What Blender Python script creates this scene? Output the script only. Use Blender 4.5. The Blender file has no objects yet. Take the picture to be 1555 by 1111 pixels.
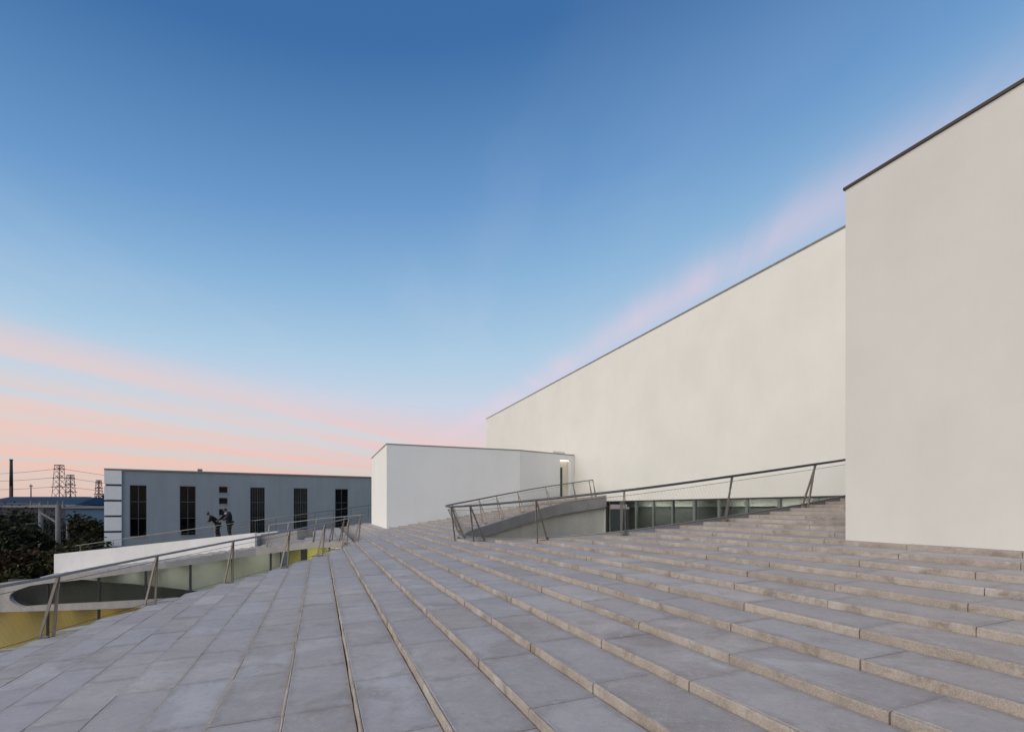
import bpy, math, random
from mathutils import Vector, Matrix
random.seed(7)
SC = bpy.context.scene
COL = SC.collection

# ------------------------------------------------------------------ camera, world, sun, exposure
F = 735.0; CX = 777.5; HY = 771.0          # focal length and principal point of the 1555 px wide view
cd = bpy.data.cameras.new('camera'); cam = bpy.data.objects.new('camera', cd); COL.objects.link(cam)
cam.location = (0, 0, 0); cam.rotation_euler = (math.pi/2, 0, 0)
cd.sensor_fit = 'HORIZONTAL'; cd.sensor_width = 36.0; cd.lens = 36.0*F/1555.0
cd.shift_y = (HY-555.5)/1555.0; cd.clip_start = 0.05; cd.clip_end = 8000
SC.camera = cam
SC.view_settings.view_transform = 'Standard'; SC.view_settings.look = 'None'
SC.view_settings.gamma = 1.0; SC.view_settings.use_curve_mapping = False
SC.view_settings.exposure = 0.0

W = bpy.data.worlds.new('World'); SC.world = W; W.use_nodes = True
class NT:
    """tiny expression helper on a node tree"""
    def __init__(s, t): s.t = t; s.n = t.nodes; s.l = t.links
    def new(s, ty, **kw):
        n = s.n.new(ty)
        for k, v in kw.items(): setattr(n, k, v)
        return n
    def put(s, sock, v):
        if isinstance(v, bpy.types.NodeSocket): s.l.new(v, sock)
        else: sock.default_value = v
    def m(s, op, a, b=0.0, c=0.0, clamp=False):
        n = s.new('ShaderNodeMath', operation=op, use_clamp=clamp)
        for i, v in enumerate((a, b, c)): s.put(n.inputs[i], v)
        return n.outputs[0]
    def vec(s, x, y, z):
        n = s.new('ShaderNodeCombineXYZ')
        for i, v in enumerate((x, y, z)): s.put(n.inputs[i], v)
        return n.outputs[0]
    def sep(s, v):
        n = s.new('ShaderNodeSeparateXYZ'); s.put(n.inputs[0], v); return n.outputs
    def noise(s, v, scale=1.0, detail=4.0, rough=0.5, dist=0.0):
        n = s.new('ShaderNodeTexNoise'); s.put(n.inputs['Vector'], v)
        n.inputs['Scale'].default_value = scale; n.inputs['Detail'].default_value = detail
        n.inputs['Roughness'].default_value = rough; n.inputs['Distortion'].default_value = dist
        return n.outputs['Fac']
    def map(s, v, a, b, c=0.0, d=1.0, smooth=True):
        n = s.new('ShaderNodeMapRange', interpolation_type='SMOOTHSTEP' if smooth else 'LINEAR')
        for i, x in enumerate((v, a, b, c, d)): s.put(n.inputs[i], x)
        return n.outputs[0]
    def ramp(s, v, stops, interp='LINEAR'):
        n = s.new('ShaderNodeValToRGB'); s.put(n.inputs[0], v)
        cr = n.color_ramp; cr.interpolation = interp
        while len(cr.elements) < len(stops): cr.elements.new(0.5)
        for e, (p, c) in zip(cr.elements, stops): e.position = p; e.color = (*c, 1)
        return n.outputs[0]
    def mix(s, f, a, b, mode='MIX'):
        n = s.new('ShaderNodeMix', data_type='RGBA', blend_type=mode)
        s.put(n.inputs[0], f)
        for i, v in ((6, a), (7, b)):
            s.put(n.inputs[i], v if isinstance(v, bpy.types.NodeSocket) else (*v, 1))
        return n.outputs[2]
SEED = 14.2
def build_world():
    t = NT(W.node_tree); t.n.clear()
    dv = t.new('ShaderNodeTexCoord').outputs['Generated']
    x, y, z = t.sep(dv)
    zc = t.m('MAXIMUM', z, 0.012)
    e = t.m('SUBTRACT', z, t.m('MULTIPLY', x, t.map(z, 0.1, 0.5, 0.0, 0.12)), clamp=True)
    base = t.ramp(e, [(0.0, (.46, .45, .53)), (.045, (.70, .56, .55)), (.13, (.72, .62, .66)), (.215, (.57, .65, .78)),
                      (.30, (.42, .60, .77)), (.42, (.265, .465, .70)), (.54, (.145, .315, .59)), (.70, (.050, .160, .385)),
                      (1.0, (.028, .095, .26))], 'LINEAR')
    px = t.m('DIVIDE', x, zc); py = t.m('DIVIDE', y, zc)
    q = t.m('ADD', px, t.m('MULTIPLY', py, 0.07))
    qs = t.m('ADD', px, t.m('MULTIPLY', py, -0.35))
    n1 = t.noise(t.vec(t.m('MULTIPLY', qs, 0.46), t.m('MULTIPLY', py, 0.06), SEED), 1.0, 4, .5, .3)
    n2 = t.noise(t.vec(t.m('MULTIPLY', qs, 1.35), t.m('MULTIPLY', py, 0.12), SEED+3.1), 1.0, 5, .6, .4)
    nn = t.m('ADD', t.m('MULTIPLY', n1, .66), t.m('MULTIPLY', n2, .34))
    streak = t.map(nn, .36, .54)
    wob = t.m('ADD', z, t.m('ADD', t.m('MULTIPLY', t.m('SUBTRACT', n1, .5), .12), t.m('MULTIPLY', t.m('SUBTRACT', n2, .5), .10)))
    low = t.map(t.m('ADD', wob, t.m('MULTIPLY', x, .17)), .185, .07)
    pinkcol = t.ramp(z, [(0.0, (.60, .48, .50)), (.03, (.79, .52, .46)), (.10, (.86, .55, .52)), (.2, (.80, .61, .63)), (.4, (.74, .63, .74))])
    pinkcol = t.mix(t.map(x, -.25, -.65, 0, .5), pinkcol, (.84, .60, .49))
    gapcol = t.ramp(z, [(0.0, (.44, .43, .50)), (.03, (.66, .58, .52)), (.08, (.64, .64, .62)), (.14, (.63, .67, .71)), (.25, (.55, .63, .76))])
    sheet = t.mix(streak, gapcol, pinkcol)
    c1 = t.mix(t.m('MULTIPLY', low, .94), base, sheet)
    # one cirrus trail high on the right
    k = t.m('ADD', q, t.m('MULTIPLY', t.m('SUBTRACT', py, 1.5), 0.30))
    k = t.m('ADD', k, t.m('MULTIPLY', t.m('SUBTRACT', n2, .5), .25))
    g = t.m('DIVIDE', t.m('SUBTRACT', k, 1.19), .17)
    g = t.m('EXPONENT', t.m('MULTIPLY', t.m('MULTIPLY', g, g), -1.0))
    g = t.m('MULTIPLY', g, t.map(z, .62, .36, .10, .50))
    g = t.m('MULTIPLY', g, t.map(z, .05, .2))
    g = t.m('MULTIPLY', g, t.map(n2, .36, .60, .35, 1.15))
    c2 = t.mix(g, c1, (.80, .62, .72))
    # thin high veil
    v = t.noise(t.vec(t.m('MULTIPLY', q, 1.1), t.m('MULTIPLY', py, .35), 9.0), 1.0, 5, .55, .3)
    v = t.m('MULTIPLY', t.map(v, .5, .78), t.map(z, .75, .35, .04, .11))
    c3 = t.mix(v, c2, (.72, .68, .78))
    c4 = t.mix(t.map(z, -.03, -.002), (.10, .10, .11), c3)
    bg = t.new('ShaderNodeBackground'); t.l.new(c4, bg.inputs[0]); bg.inputs[1].default_value = 1.0
    t.l.new(bg.outputs[0], t.new('ShaderNodeOutputWorld').inputs[0])
build_world()
sd = bpy.data.lights.new('sun', 'SUN'); sun = bpy.data.objects.new('sun', sd); COL.objects.link(sun)
sd.energy = 2.6; sd.angle = math.radians(80); sd.color = (1.0, .895, .715)
SUNDIR = Vector((-.78, -.54, .52)).normalized()      # towards the afterglow
sun.rotation_euler = SUNDIR.to_track_quat('Z', 'Y').to_euler()

# ------------------------------------------------------------------ site geometry
H = 1.70; K = 0.15                      # eye height above the stair plane, slope of the stair
TAN = .3966; ANG = math.atan(TAN)
UX, UY = math.cos(ANG), math.sin(ANG)   # uphill direction of the stair
DX, DY = -math.sin(ANG), math.cos(ANG)  # along the steps, away
TR = .567; RI = K*TR; S0 = .274         # tread, riser, first nosing
Q = H/1.8
def zp(s): return -H+K*s                # the stair's mean plane
def P(s, r, z): return Vector((UX*s+DX*r, UY*s+DY*r, z))
def SR(X, Y): return (UX*X+UY*Y, DX*X+DY*Y)
def on_stair(px, py):
    xr = (px-CX)/F; a = UX*xr+UY
    Y = H/((py-HY)/F+K*a)
    return SR(xr*Y, Y)
def at(px, py, Y): return Vector(((px-CX)/F*Y, Y, (HY-py)/F*Y))
def zpx(py, Y): return (HY-py)/F*Y
def proj(v): return (CX+F*v.x/v.y, HY-F*v.z/v.y)

# ------------------------------------------------------------------ materials
def mat(name, col, rough=.7, metal=0.0, var=.12, scale=3.0, bump=.0, bscale=60.0, island=0.0, speck=0.0, spec=.5, extra=None, stain=0.0):
    m = bpy.data.materials.new(name); m.use_nodes = True
    t = NT(m.node_tree); b = t.n['Principled BSDF']
    oc = t.new('ShaderNodeTexCoord').outputs['Object']
    geo = t.new('ShaderNodeNewGeometry')
    pos = geo.outputs['Position']
    n = t.noise(pos, scale, 6, .6)
    f = t.map(n, .25, .75, 1-var, 1+var, False)
    if island:
        f = t.m('MULTIPLY', f, t.map(t.m('FRACT', t.m('ADD', geo.outputs['Random Per Island'], t.new('ShaderNodeObjectInfo').outputs['Random'])), 0, 1, 1-island, 1+island, False))
    if speck:
        sp = t.noise(pos, 110, 2, .7)
        f = t.m('MULTIPLY', f, t.map(sp, .3, .7, 1-speck, 1+speck, False))
    if stain:
        sn = t.noise(t.vec(*[t.m('MULTIPLY', c, k) for c, k in zip(t.sep(pos), (1.3, 1.3, .16))]), 1.0, 6, .62, .3)
        f = t.m('MULTIPLY', f, t.map(sn, .3, .7, 1-stain, 1+stain*.5, False))
    c = t.mix(1.0, col, t.vec(f, f, f), 'MULTIPLY')
    if extra: c = extra(t, c, pos, geo)
    t.l.new(c, b.inputs['Base Color'])
    b.inputs['Roughness'].default_value = rough; b.inputs['Metallic'].default_value = metal
    b.inputs['Specular IOR Level'].default_value = spec
    if bump:
        bn = t.noise(pos, bscale, 5, .65)
        bp = t.new('ShaderNodeBump'); bp.inputs['Strength'].default_value = bump; bp.inputs['Distance'].default_value = .01
        t.l.new(bn, bp.inputs['Height']); t.l.new(bp.outputs[0], b.inputs['Normal'])
    return m
def granite_extra(t, c, pos, geo):
    # pale scuffed patches and rusty seep marks worn into the stone, plus a tint of its own for every slab
    r = t.m('FRACT', t.m('ADD', geo.outputs['Random Per Island'], t.new('ShaderNodeObjectInfo').outputs['Random']))
    c = t.mix(t.m('MULTIPLY', t.m('FRACT', t.m('MULTIPLY', r, 7.31)), .6), c, (.37, .325, .31), 'MIX')
    c = t.mix(t.m('MULTIPLY', t.m('FRACT', t.m('MULTIPLY', r, 13.7)), .5), c, (.41, .40, .43), 'MIX')
    n = t.noise(pos, .75, 6, .68, .5)
    c = t.mix(t.map(n, .53, .70, 0, .60), c, (.56, .535, .535))
    n2 = t.noise(t.vec(*[t.m('ADD', k, 11.0) for k in t.sep(pos)]), 1.3, 6, .7, .4)
    c = t.mix(t.map(n2, .54, .70, 0, .55), c, (.285, .235, .215))
    n5 = t.noise(t.vec(*[t.m('ADD', k, 23.0) for k in t.sep(pos)]), 3.5, 5, .7, .6)
    c = t.mix(t.map(n5, .52, .70, 0, .5), c, (.36, .345, .36))
    at_ = t.new('ShaderNodeAttribute', attribute_name='slab_uv'); sx, sy, _ = t.sep(at_.outputs['Vector'])
    ed = t.m('MINIMUM', t.m('MULTIPLY', t.m('MINIMUM', sx, t.m('SUBTRACT', 1.0, sx)), .567), t.m('MULTIPLY', t.m('MINIMUM', sy, t.m('SUBTRACT', 1.0, sy)), 1.2))
    gn = t.noise(pos, 5.0, 5, .7)
    grime = t.map(t.m('SUBTRACT', ed, t.m('MULTIPLY', t.map(gn, .35, .80), .10)), -.05, .05, .36, 0.0)
    c = t.mix(grime, c, (.205, .18, .165))
    n6 = t.noise(pos, 11, 5, .75, .3)
    c = t.mix(t.map(n6, .50, .72, 0, .42), c, (.30, .275, .27))
    n7 = t.noise(t.vec(*[t.m('ADD', k, 41.0) for k in t.sep(pos)]), 14, 5, .75, .3)
    c = t.mix(t.map(n7, .52, .72, 0, .40), c, (.56, .53, .525))
    n3 = t.noise(pos, 26, 4, .75)
    return t.mix(t.map(n3, .56, .74, 0, .45), c, (.19, .18, .18))
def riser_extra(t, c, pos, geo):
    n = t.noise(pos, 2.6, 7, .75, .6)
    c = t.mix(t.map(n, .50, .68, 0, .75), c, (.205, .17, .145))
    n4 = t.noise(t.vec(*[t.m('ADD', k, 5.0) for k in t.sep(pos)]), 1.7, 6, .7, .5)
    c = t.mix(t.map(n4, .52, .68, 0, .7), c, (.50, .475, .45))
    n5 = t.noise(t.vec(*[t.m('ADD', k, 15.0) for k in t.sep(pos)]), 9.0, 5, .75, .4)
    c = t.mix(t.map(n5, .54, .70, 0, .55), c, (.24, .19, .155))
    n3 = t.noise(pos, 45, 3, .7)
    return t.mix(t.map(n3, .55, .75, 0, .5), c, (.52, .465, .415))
M = {}
M['granite'] = mat('granite', (.46, .412, .388), .74, var=.24, scale=2.2, bump=.25, bscale=90, island=.15, speck=.20, extra=granite_extra, spec=.35)
M['riser'] = mat('warm_lit_riser_granite', (.37, .325, .29), .85, var=.2, scale=4, bump=.5, bscale=70, island=.10, speck=.24, extra=riser_extra, spec=.2)  # same granite as the treads; warm evening light put into the tan, besides stains
M['bed'] = mat('joint_mortar', (.135, .125, .118), .95, var=.3, scale=5)
M['plaster'] = mat('white_plaster', (.775, .765, .725), .88, var=.045, scale=.45, bump=.06, bscale=35, stain=.012, spec=.25)
M['plaster3'] = mat('shaded_white_plaster', (.64, .63, .605), .9, var=.06, scale=.55, bump=.08, bscale=35, stain=.02, spec=.2)  # white plaster darkened: the tall block's duller light is put into its colour
M['plaster2'] = mat('white_plaster_clean', (.82, .815, .79), .88, var=.03, scale=.5, bump=.05, bscale=35, stain=.015, spec=.25)
M['ramp_white'] = mat('ramp_white_paint', (.80, .79, .775), .7, var=.04, stain=.05)
M['coping'] = mat('bronze_coping', (.055, .042, .034), .5, .4, var=.15)
M['coping_grey'] = mat('grey_coping', (.22, .215, .20), .55, .2, var=.15)
M['concrete'] = mat('fair_faced_concrete', (.33, .32, .315), .85, var=.12, scale=1.6, bump=.15, bscale=40, stain=.12)
M['concrete_d'] = mat('dark_concrete', (.34, .33, .325), .85, var=.12, scale=1.6, bump=.15, stain=.12)
M['beige'] = mat('beige_render', (.66, .635, .575), .9, var=.06, scale=1.2, stain=.10)
M['steel'] = mat('stainless_steel', (.27, .245, .215), .5, .75, var=.12, scale=9)
M['steel_d'] = mat('dark_handrail_steel', (.115, .115, .118), .45, .7, var=.15, scale=9)
M['rail_grey'] = mat('grey_handrail_steel', (.26, .26, .265), .5, .5, var=.1, scale=9)
M['wire'] = mat('steel_wire', (.10, .098, .095), .5, .8, var=.05)
M['frame_d'] = mat('dark_window_frame', (.045, .05, .05), .5, .3)
M['frame_g'] = mat('grey_window_frame', (.20, .22, .215), .5, .3)
M['frame_m'] = mat('dull_glazing_bar', (.085, .095, .10), .6, .2)
M['blue_wall'] = mat('blue_grey_render', (.25, .287, .32), .9, var=.06, scale=.5, stain=.10)
M['quoin'] = mat('pale_quoin_paint', (.80, .80, .80), .85, var=.05, stain=.06)
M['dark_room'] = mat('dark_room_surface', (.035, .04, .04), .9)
M['curtain'] = mat('green_grey_curtain', (.185, .20, .19), .9, var=.25, scale=5)
M['int_white'] = mat('interior_white', (.68, .68, .64), .9, var=.05)
M['int_grey'] = mat('interior_grey', (.12, .13, .125), .9, var=.1)
M['int_yellow'] = mat('interior_yellow', (.58, .54, .20), .9, var=.08, scale=.6)
M['int_gold'] = mat('interior_gold', (.55, .42, .17), .9, var=.08, scale=.6)
M['wedge_dark'] = mat('dark_wedge_panel', (.035, .037, .036), .6, .3, var=.2, scale=14)
M['bark'] = mat('bark', (.06, .048, .038), .95, var=.3, scale=8)
M['pole'] = mat('weathered_pole_concrete', (.17, .165, .16), .9, var=.15)
M['lattice'] = mat('galvanised_lattice', (.10, .10, .115), .6, .4)
M['lattice_red'] = mat('painted_red_lattice', (.16, .055, .06), .7, .1)
M['chimney'] = mat('dark_chimney_steel', (.035, .035, .045), .7)
M['chimney_red'] = mat('faded_red_band', (.07, .035, .035), .7)
M['shed_roof'] = mat('blue_sheet_roof', (.022, .055, .095), .9, spec=.1, var=.15, scale=.2)
M['shed_roof2'] = mat('pale_blue_sheet_roof', (.025, .05, .09), .9, spec=.1, var=.15, scale=.2)
M['shed_wall'] = mat('dark_blue_sheet_wall', (.018, .022, .05), .7, var=.15, scale=.3)
M['shed_wall2'] = mat('blue_sheet_wall', (.025, .085, .165), .7, var=.1, scale=.3)
M['grey_wall'] = mat('dull_grey_wall', (.14, .14, .155), .9, var=.12)
M['orange'] = mat('orange_brick', (.30, .10, .06), .9, var=.15)
M['soil'] = mat('dark_soil', (.045, .042, .032), .98, var=.4, scale=.4)
M['asphalt'] = mat('yard_paving', (.11, .11, .115), .95, var=.2, scale=.5)
M['black_cloth'] = mat('black_cloth', (.007, .007, .008), .95, var=.2, scale=12)
M['navy_cloth'] = mat('navy_cloth', (.008, .009, .016), .95, var=.2, scale=12)
M['trouser'] = mat('dark_trouser_cloth', (.007, .007, .008), .95, var=.2, scale=12)
M['skin'] = mat('skin', (.17, .105, .08), .55, var=.05)
M['hair'] = mat('black_hair', (.010, .009, .009), .6)
M['scarf'] = mat('pale_grey_scarf', (.42, .43, .42), .9, var=.15, scale=15)
M['shoe'] = mat('black_shoe', (.015, .015, .015), .5)
M['door_d'] = mat('dark_door_leaf', (.06, .063, .06), .5, .2)
M['cream'] = mat('cream_door_reveal', (.78, .72, .60), .8, var=.03)
def leaf_mat(name, a, b):
    m = bpy.data.materials.new(name); m.use_nodes = True
    t = NT(m.node_tree); bs = t.n['Principled BSDF']
    g = t.new('ShaderNodeNewGeometry')
    c = t.mix(g.outputs['Random Per Island'], a, b)
    t.l.new(c, bs.inputs['Base Color']); bs.inputs['Roughness'].default_value = .75
    bs.inputs['Specular IOR Level'].default_value = .2
    return m
M['leaf_green'] = leaf_mat('dark_green_leaves', (.008, .013, .007), (.026, .033, .012))
M['leaf_olive'] = leaf_mat('olive_leaves', (.018, .020, .007), (.058, .052, .015))
M['leaf_rust'] = leaf_mat('rusty_autumn_leaves', (.018, .012, .006), (.050, .027, .011))
def glass_mat(name, tint, refl=1.0, rough=.01):
    m = bpy.data.materials.new(name); m.use_nodes = True
    t = NT(m.node_tree); t.n.clear()
    tr = t.new('ShaderNodeBsdfTransparent'); tr.inputs[0].default_value = (*tint, 1)
    gl = t.new('ShaderNodeBsdfGlossy'); gl.inputs['Roughness'].default_value = rough
    lw = t.new('ShaderNodeLayerWeight'); fr = t.m('MULTIPLY_ADD', t.m('POWER', lw.outputs['Facing'], 5.0), .94, .045)
    mx = t.new('ShaderNodeMixShader'); t.l.new(t.m('MULTIPLY', fr, refl, clamp=True), mx.inputs[0])
    t.l.new(tr.outputs[0], mx.inputs[1]); t.l.new(gl.outputs[0], mx.inputs[2])
    t.l.new(mx.outputs[0], t.new('ShaderNodeOutputMaterial').inputs[0])
    return m
M['glass'] = glass_mat('gallery_glass', (.89, .92, .89))
M['glass_w'] = glass_mat('window_glass', (.5, .55, .55), .28)
M['glass_d'] = glass_mat('dark_glass', (.62, .64, .625), .5)
def emit_mat(name, col, st):
    m = bpy.data.materials.new(name); m.use_nodes = True
    t = NT(m.node_tree); t.n.clear()
    em = t.new('ShaderNodeEmission'); em.inputs[0].default_value = (*col, 1); em.inputs[1].default_value = st
    t.l.new(em.outputs[0], t.new('ShaderNodeOutputMaterial').inputs[0])
    return m
M['lamp_green'] = emit_mat('fluorescent_lamp', (1.0, 1.0, .90), 17.0)
M['lamp_soft'] = emit_mat('soft_ceiling_lamp', (1.0, 1.0, .90), 2.6)
M['lamp_yellow'] = emit_mat('yellow_lamp', (1.0, .95, .58), 9.0)
M['lamp_gold'] = emit_mat('golden_lamp', (1.0, .80, .48), 5.0)
M['lamp_door'] = emit_mat('door_lamp', (1.0, .88, .70), 2.2)

# ------------------------------------------------------------------ building helpers
ORG = {}
def tag(o, label=None, cat=None, group=None, kind=None):
    if label: o['label'] = label
    if cat: o['category'] = cat
    if group: o['group'] = group
    if kind: o['kind'] = kind
    return o
def thing(name, label, cat, loc, group=None, kind=None):
    o = bpy.data.objects.new(name, None); COL.objects.link(o)
    o.location = loc; o.empty_display_size = .3; ORG[o.name] = Vector(loc)
    return tag(o, label, cat, group, kind)
class MB:
    def __init__(s): s.v = []; s.f = []; s.uv = None
    def poly(s, pts):
        i = len(s.v); s.v += [Vector(p) for p in pts]; s.f.append(tuple(range(i, i+len(pts))))
    def prism(s, bot, top):
        n = len(bot); i = len(s.v); s.v += [Vector(p) for p in bot]+[Vector(p) for p in top]
        s.f.append(tuple(range(i+n-1, i-1, -1))); s.f.append(tuple(range(i+n, i+2*n)))
        for k in range(n):
            j = (k+1) % n; s.f.append((i+k, i+j, i+n+j, i+n+k))
    def sbox(s, s0, s1, r0, r1, z0, z1):           # box in stair coordinates
        c = [(s0, r0), (s1, r0), (s1, r1), (s0, r1)]
        s.prism([P(a, b, z0) for a, b in c], [P(a, b, z1) for a, b in c])
    def box(s, x0, x1, y0, y1, z0, z1, fr=None):
        c = [(x0, y0), (x1, y0), (x1, y1), (x0, y1)]
        g = fr or (lambda x, y, z: Vector((x, y, z)))
        s.prism([g(a, b, z0) for a, b in c], [g(a, b, z1) for a, b in c])
    def tube(s, pts, rad, n=8, cap=True):
        pts = [Vector(p) for p in pts]; i0 = len(s.v); m = len(pts)
        rads = rad if isinstance(rad, (list, tuple)) else [rad]*m
        for k, p in enumerate(pts):
            tdir = (pts[min(k+1, m-1)]-pts[max(k-1, 0)]).normalized()
            ref = Vector((0, 0, 1)) if abs(tdir.z) < .95 else Vector((1, 0, 0))
            a = tdir.cross(ref).normalized(); b = tdir.cross(a)
            for q in range(n):
                th = 2*math.pi*q/n
                s.v.append(p+(a*math.cos(th)+b*math.sin(th))*rads[k])
        for k in range(m-1):
            for q in range(n):
                q2 = (q+1) % n
                s.f.append((i0+k*n+q, i0+k*n+q2, i0+(k+1)*n+q2, i0+(k+1)*n+q))
        if cap:
            s.f.append(tuple(i0+q for q in range(n-1, -1, -1))); s.f.append(tuple(i0+(m-1)*n+q for q in range(n)))
    def bar(s, a, b, wx, wy, side):                 # flat bar from a to b, wide along side
        a, b = Vector(a), Vector(b); t = (b-a).normalized(); sd_ = (side-t*side.dot(t)).normalized(); o = t.cross(sd_)
        c = [sd_*wx+o*wy, -sd_*wx+o*wy, -sd_*wx-o*wy, sd_*wx-o*wy]
        s.prism([a+k for k in c], [b+k for k in c])
    def strip(s, lo, hi):                           # quads between two polylines
        for k in range(len(lo)-1): s.poly([lo[k], lo[k+1], hi[k+1], hi[k]])
    def wall(s, a0, a1, b0, b1):                    # solid wall: outer bottom/top polylines, inner bottom/top polylines
        n = len(a0); i = len(s.v)
        for L in (a0, a1, b1, b0): s.v += [Vector(p) for p in L]
        for k in range(n-1):
            for L in range(4):
                L2 = (L+1) % 4
                s.f.append((i+L*n+k, i+L*n+k+1, i+L2*n+k+1, i+L2*n+k))
        s.f.append((i, i+n, i+2*n, i+3*n)); s.f.append((i+n-1, i+4*n-1, i+3*n-1, i+2*n-1))
    def build(s, name, m, parent=None, smooth=False, loc=None):
        me = bpy.data.meshes.new(name)
        org = ORG.get(parent.name, Vector((0, 0, 0))) if parent else Vector(loc or (0, 0, 0))
        me.from_pydata([tuple(v-org) for v in s.v], [], s.f); me.validate(); me.update()
        import bmesh
        bm = bmesh.new(); bm.from_mesh(me); bmesh.ops.recalc_face_normals(bm, faces=bm.faces); bm.to_mesh(me); bm.free()
        if s.uv:
            a = me.attributes.new('slab_uv', 'FLOAT_VECTOR', 'POINT')
            for k, q in enumerate(s.uv): a.data[k].vector = (q[0], q[1], 0)
        me.materials.append(m)
        if smooth:
            for p in me.polygons: p.use_smooth = True
        o = bpy.data.objects.new(name, me); COL.objects.link(o)
        if parent: o.parent = parent
        else: o.location = org
        ORG[o.name] = org
        return o

# ------------------------------------------------------------------ outlines of the two openings in the stair
def catmull(pts, n=8):
    out = []; L = len(pts)
    for i in range(L-1):
        p0 = pts[max(i-1, 0)]; p1 = pts[i]; p2 = pts[i+1]; p3 = pts[min(i+2, L-1)]
        for k in range(n):
            t = k/n
            out.append(tuple(.5*((2*b)+(-a+c)*t+(2*a-5*b+4*c-d)*t*t+(-a+3*b-3*c+d)*t**3) for a, b, c, d in zip(p0, p1, p2, p3)))
    out.append(tuple(pts[-1])); return out
def sc(L): return [(a*Q, b*Q) for a, b in L]
RN = sc([(17.5, 9.2), (15.5, 9.2), (13.7, 9.2), (12.1, 9.25), (9.8, 9.75), (7.3, 10.75), (5.85, 12.4), (5.0, 14.6), (4.75, 16.7)])
RF = sc([(4.75, 16.7), (5.0, 18.2), (5.7, 19.5), (6.9, 20.7), (10.3, 24.1), (13.4, 26.7), (16.0, 27.4), (17.5, 27.5)])
LN = [(-15.0, 8.4), (-10.0, 8.6), (-7.2, 9.3)]+[on_stair(*p) for p in ((0, 990), (87, 962), (208, 925), (313, 894), (405.5, 868.8), (477.6, 846), (520, 830))]+[(1.25, 21.7), (1.45, 22.3)]
LF = [(1.45, 22.3), (1.15, 23.4), (.5, 25.2)]+[on_stair(*p) for p in ((480, 821.5), (390, 831.5), (253, 852.5), (147, 866.5), (0, 884))]+[(-20.5, 38.5)]
rn, rf, ln, lf = catmull(RN), catmull(RF), catmull(LN), catmull(LF)
def interp(L, s):                       # r on a curve at s (curve monotone in s)
    A = sorted(L)
    if s <= A[0][0]: return A[0][1]
    if s >= A[-1][0]: return A[-1][1]
    for (a, ra), (b, rb) in zip(A, A[1:]):
        if a <= s <= b: return ra+(rb-ra)*(s-a)/max(b-a, 1e-6)
def offset(L, d):                       # shift a plan curve to its right side by d
    out = []
    for i, p in enumerate(L):
        a = L[max(i-1, 0)]; b = L[min(i+1, len(L)-1)]
        tx, ty = b[0]-a[0], b[1]-a[1]; q = math.hypot(tx, ty) or 1
        out.append((p[0]+ty/q*d, p[1]-tx/q*d))
    return out
TIP_L = 1.45; TIP_R = 4.75*Q
TOW_S, TOW_R = 7.76, 5.5*Q              # stair-side face and far corner of the tall block
PAV_S, PAV_R = 3.77*Q, 30.2*Q           # corner of the pavilion
WALL_S = 17.5*Q

# ------------------------------------------------------------------ ground
g = MB(); g.poly([(-3500, -400, -9), (3500, -400, -9), (3500, 4500, -9), (-3500, 4500, -9)])
tag(g.build('ground', M['soil']), kind='structure')
g = MB(); g.poly([(-34, 32, -8.99), (10, 32, -8.99), (10, 75, -8.99), (-34, 75, -8.99)])
tag(g.build('yard', M['asphalt']), kind='structure')

# ------------------------------------------------------------------ the stair: bed, tread slabs, riser stones
def intervals(s, smid):
    lo = TOW_R-.02 if smid > TOW_S+.25 else -4.5
    if smid > PAV_S: hi = PAV_R
    elif smid > -3.9: hi = 40.0
    else: hi = interp(lf, s)+2.6
    out = []
    if s < TIP_L or smid < TIP_L:
        ss = min(s, TIP_L); out = [(lo, interp(ln, ss)), (interp(lf, ss), hi)]
    elif smid > TIP_R:
        ss = max(s, TIP_R); out = [(lo, interp(rn, ss)), (interp(rf, ss), hi)]
    else: out = [(lo, hi)]
    return out
slabs = []; risers = []; bed = MB()
NLO, NHI = -26, 28
for n in range(NLO, NHI):
    s0 = S0+TR*n; s1 = s0+TR; zt = zp(s0)+RI/2
    if s1 > WALL_S: s1 = WALL_S
    sm = (s0+s1)/2
    # the tread that holds the tip of an opening is cut where the opening reaches it
    ia, ib = intervals(s0, sm), intervals(s1, sm)
    if sm < -8.2: ia, ib = ia[1:], ib[1:]
    for (a0, a1), (b0, b1) in zip(ia, ib):
        # concrete bed under the stones
        bed.prism([P(s0+.018, a0, zt-.24), P(s1+.016, b0, zt-.24), P(s1+.016, b1, zt-.24), P(s0+.018, a1, zt-.24)],
                  [P(s0+.018, a0, zt-.055), P(s1+.016, b0, zt-.055), P(s1+.016, b1, zt-.055), P(s0+.018, a1, zt-.055)])
        lo, hi = min(a0, b0), max(a1, b1)
        r = lo-random.random()*1.2
        L = 1.2
        while r < hi:
            e = r+L
            ca, cb = max(r, a0), max(r, b0); da, db = min(e, a1), min(e, b1)
            if da-ca > .05 or db-cb > .05:
                da, db = max(da, ca+.01), max(db, cb+.01)
                full = abs(ca-r)+abs(cb-r)+abs(da-e)+abs(db-e) < 1e-4 and abs(s1-s0-TR) < 1e-4
                slabs.append((s0, s1, ca, cb, da, db, zt, full))
                if da-ca > .05: risers.append((s0, ca, da, zt, full))
            r = e
steps = bed.build('stone_steps', M['bed']); tag(steps, kind='structure')
G = .0035
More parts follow.
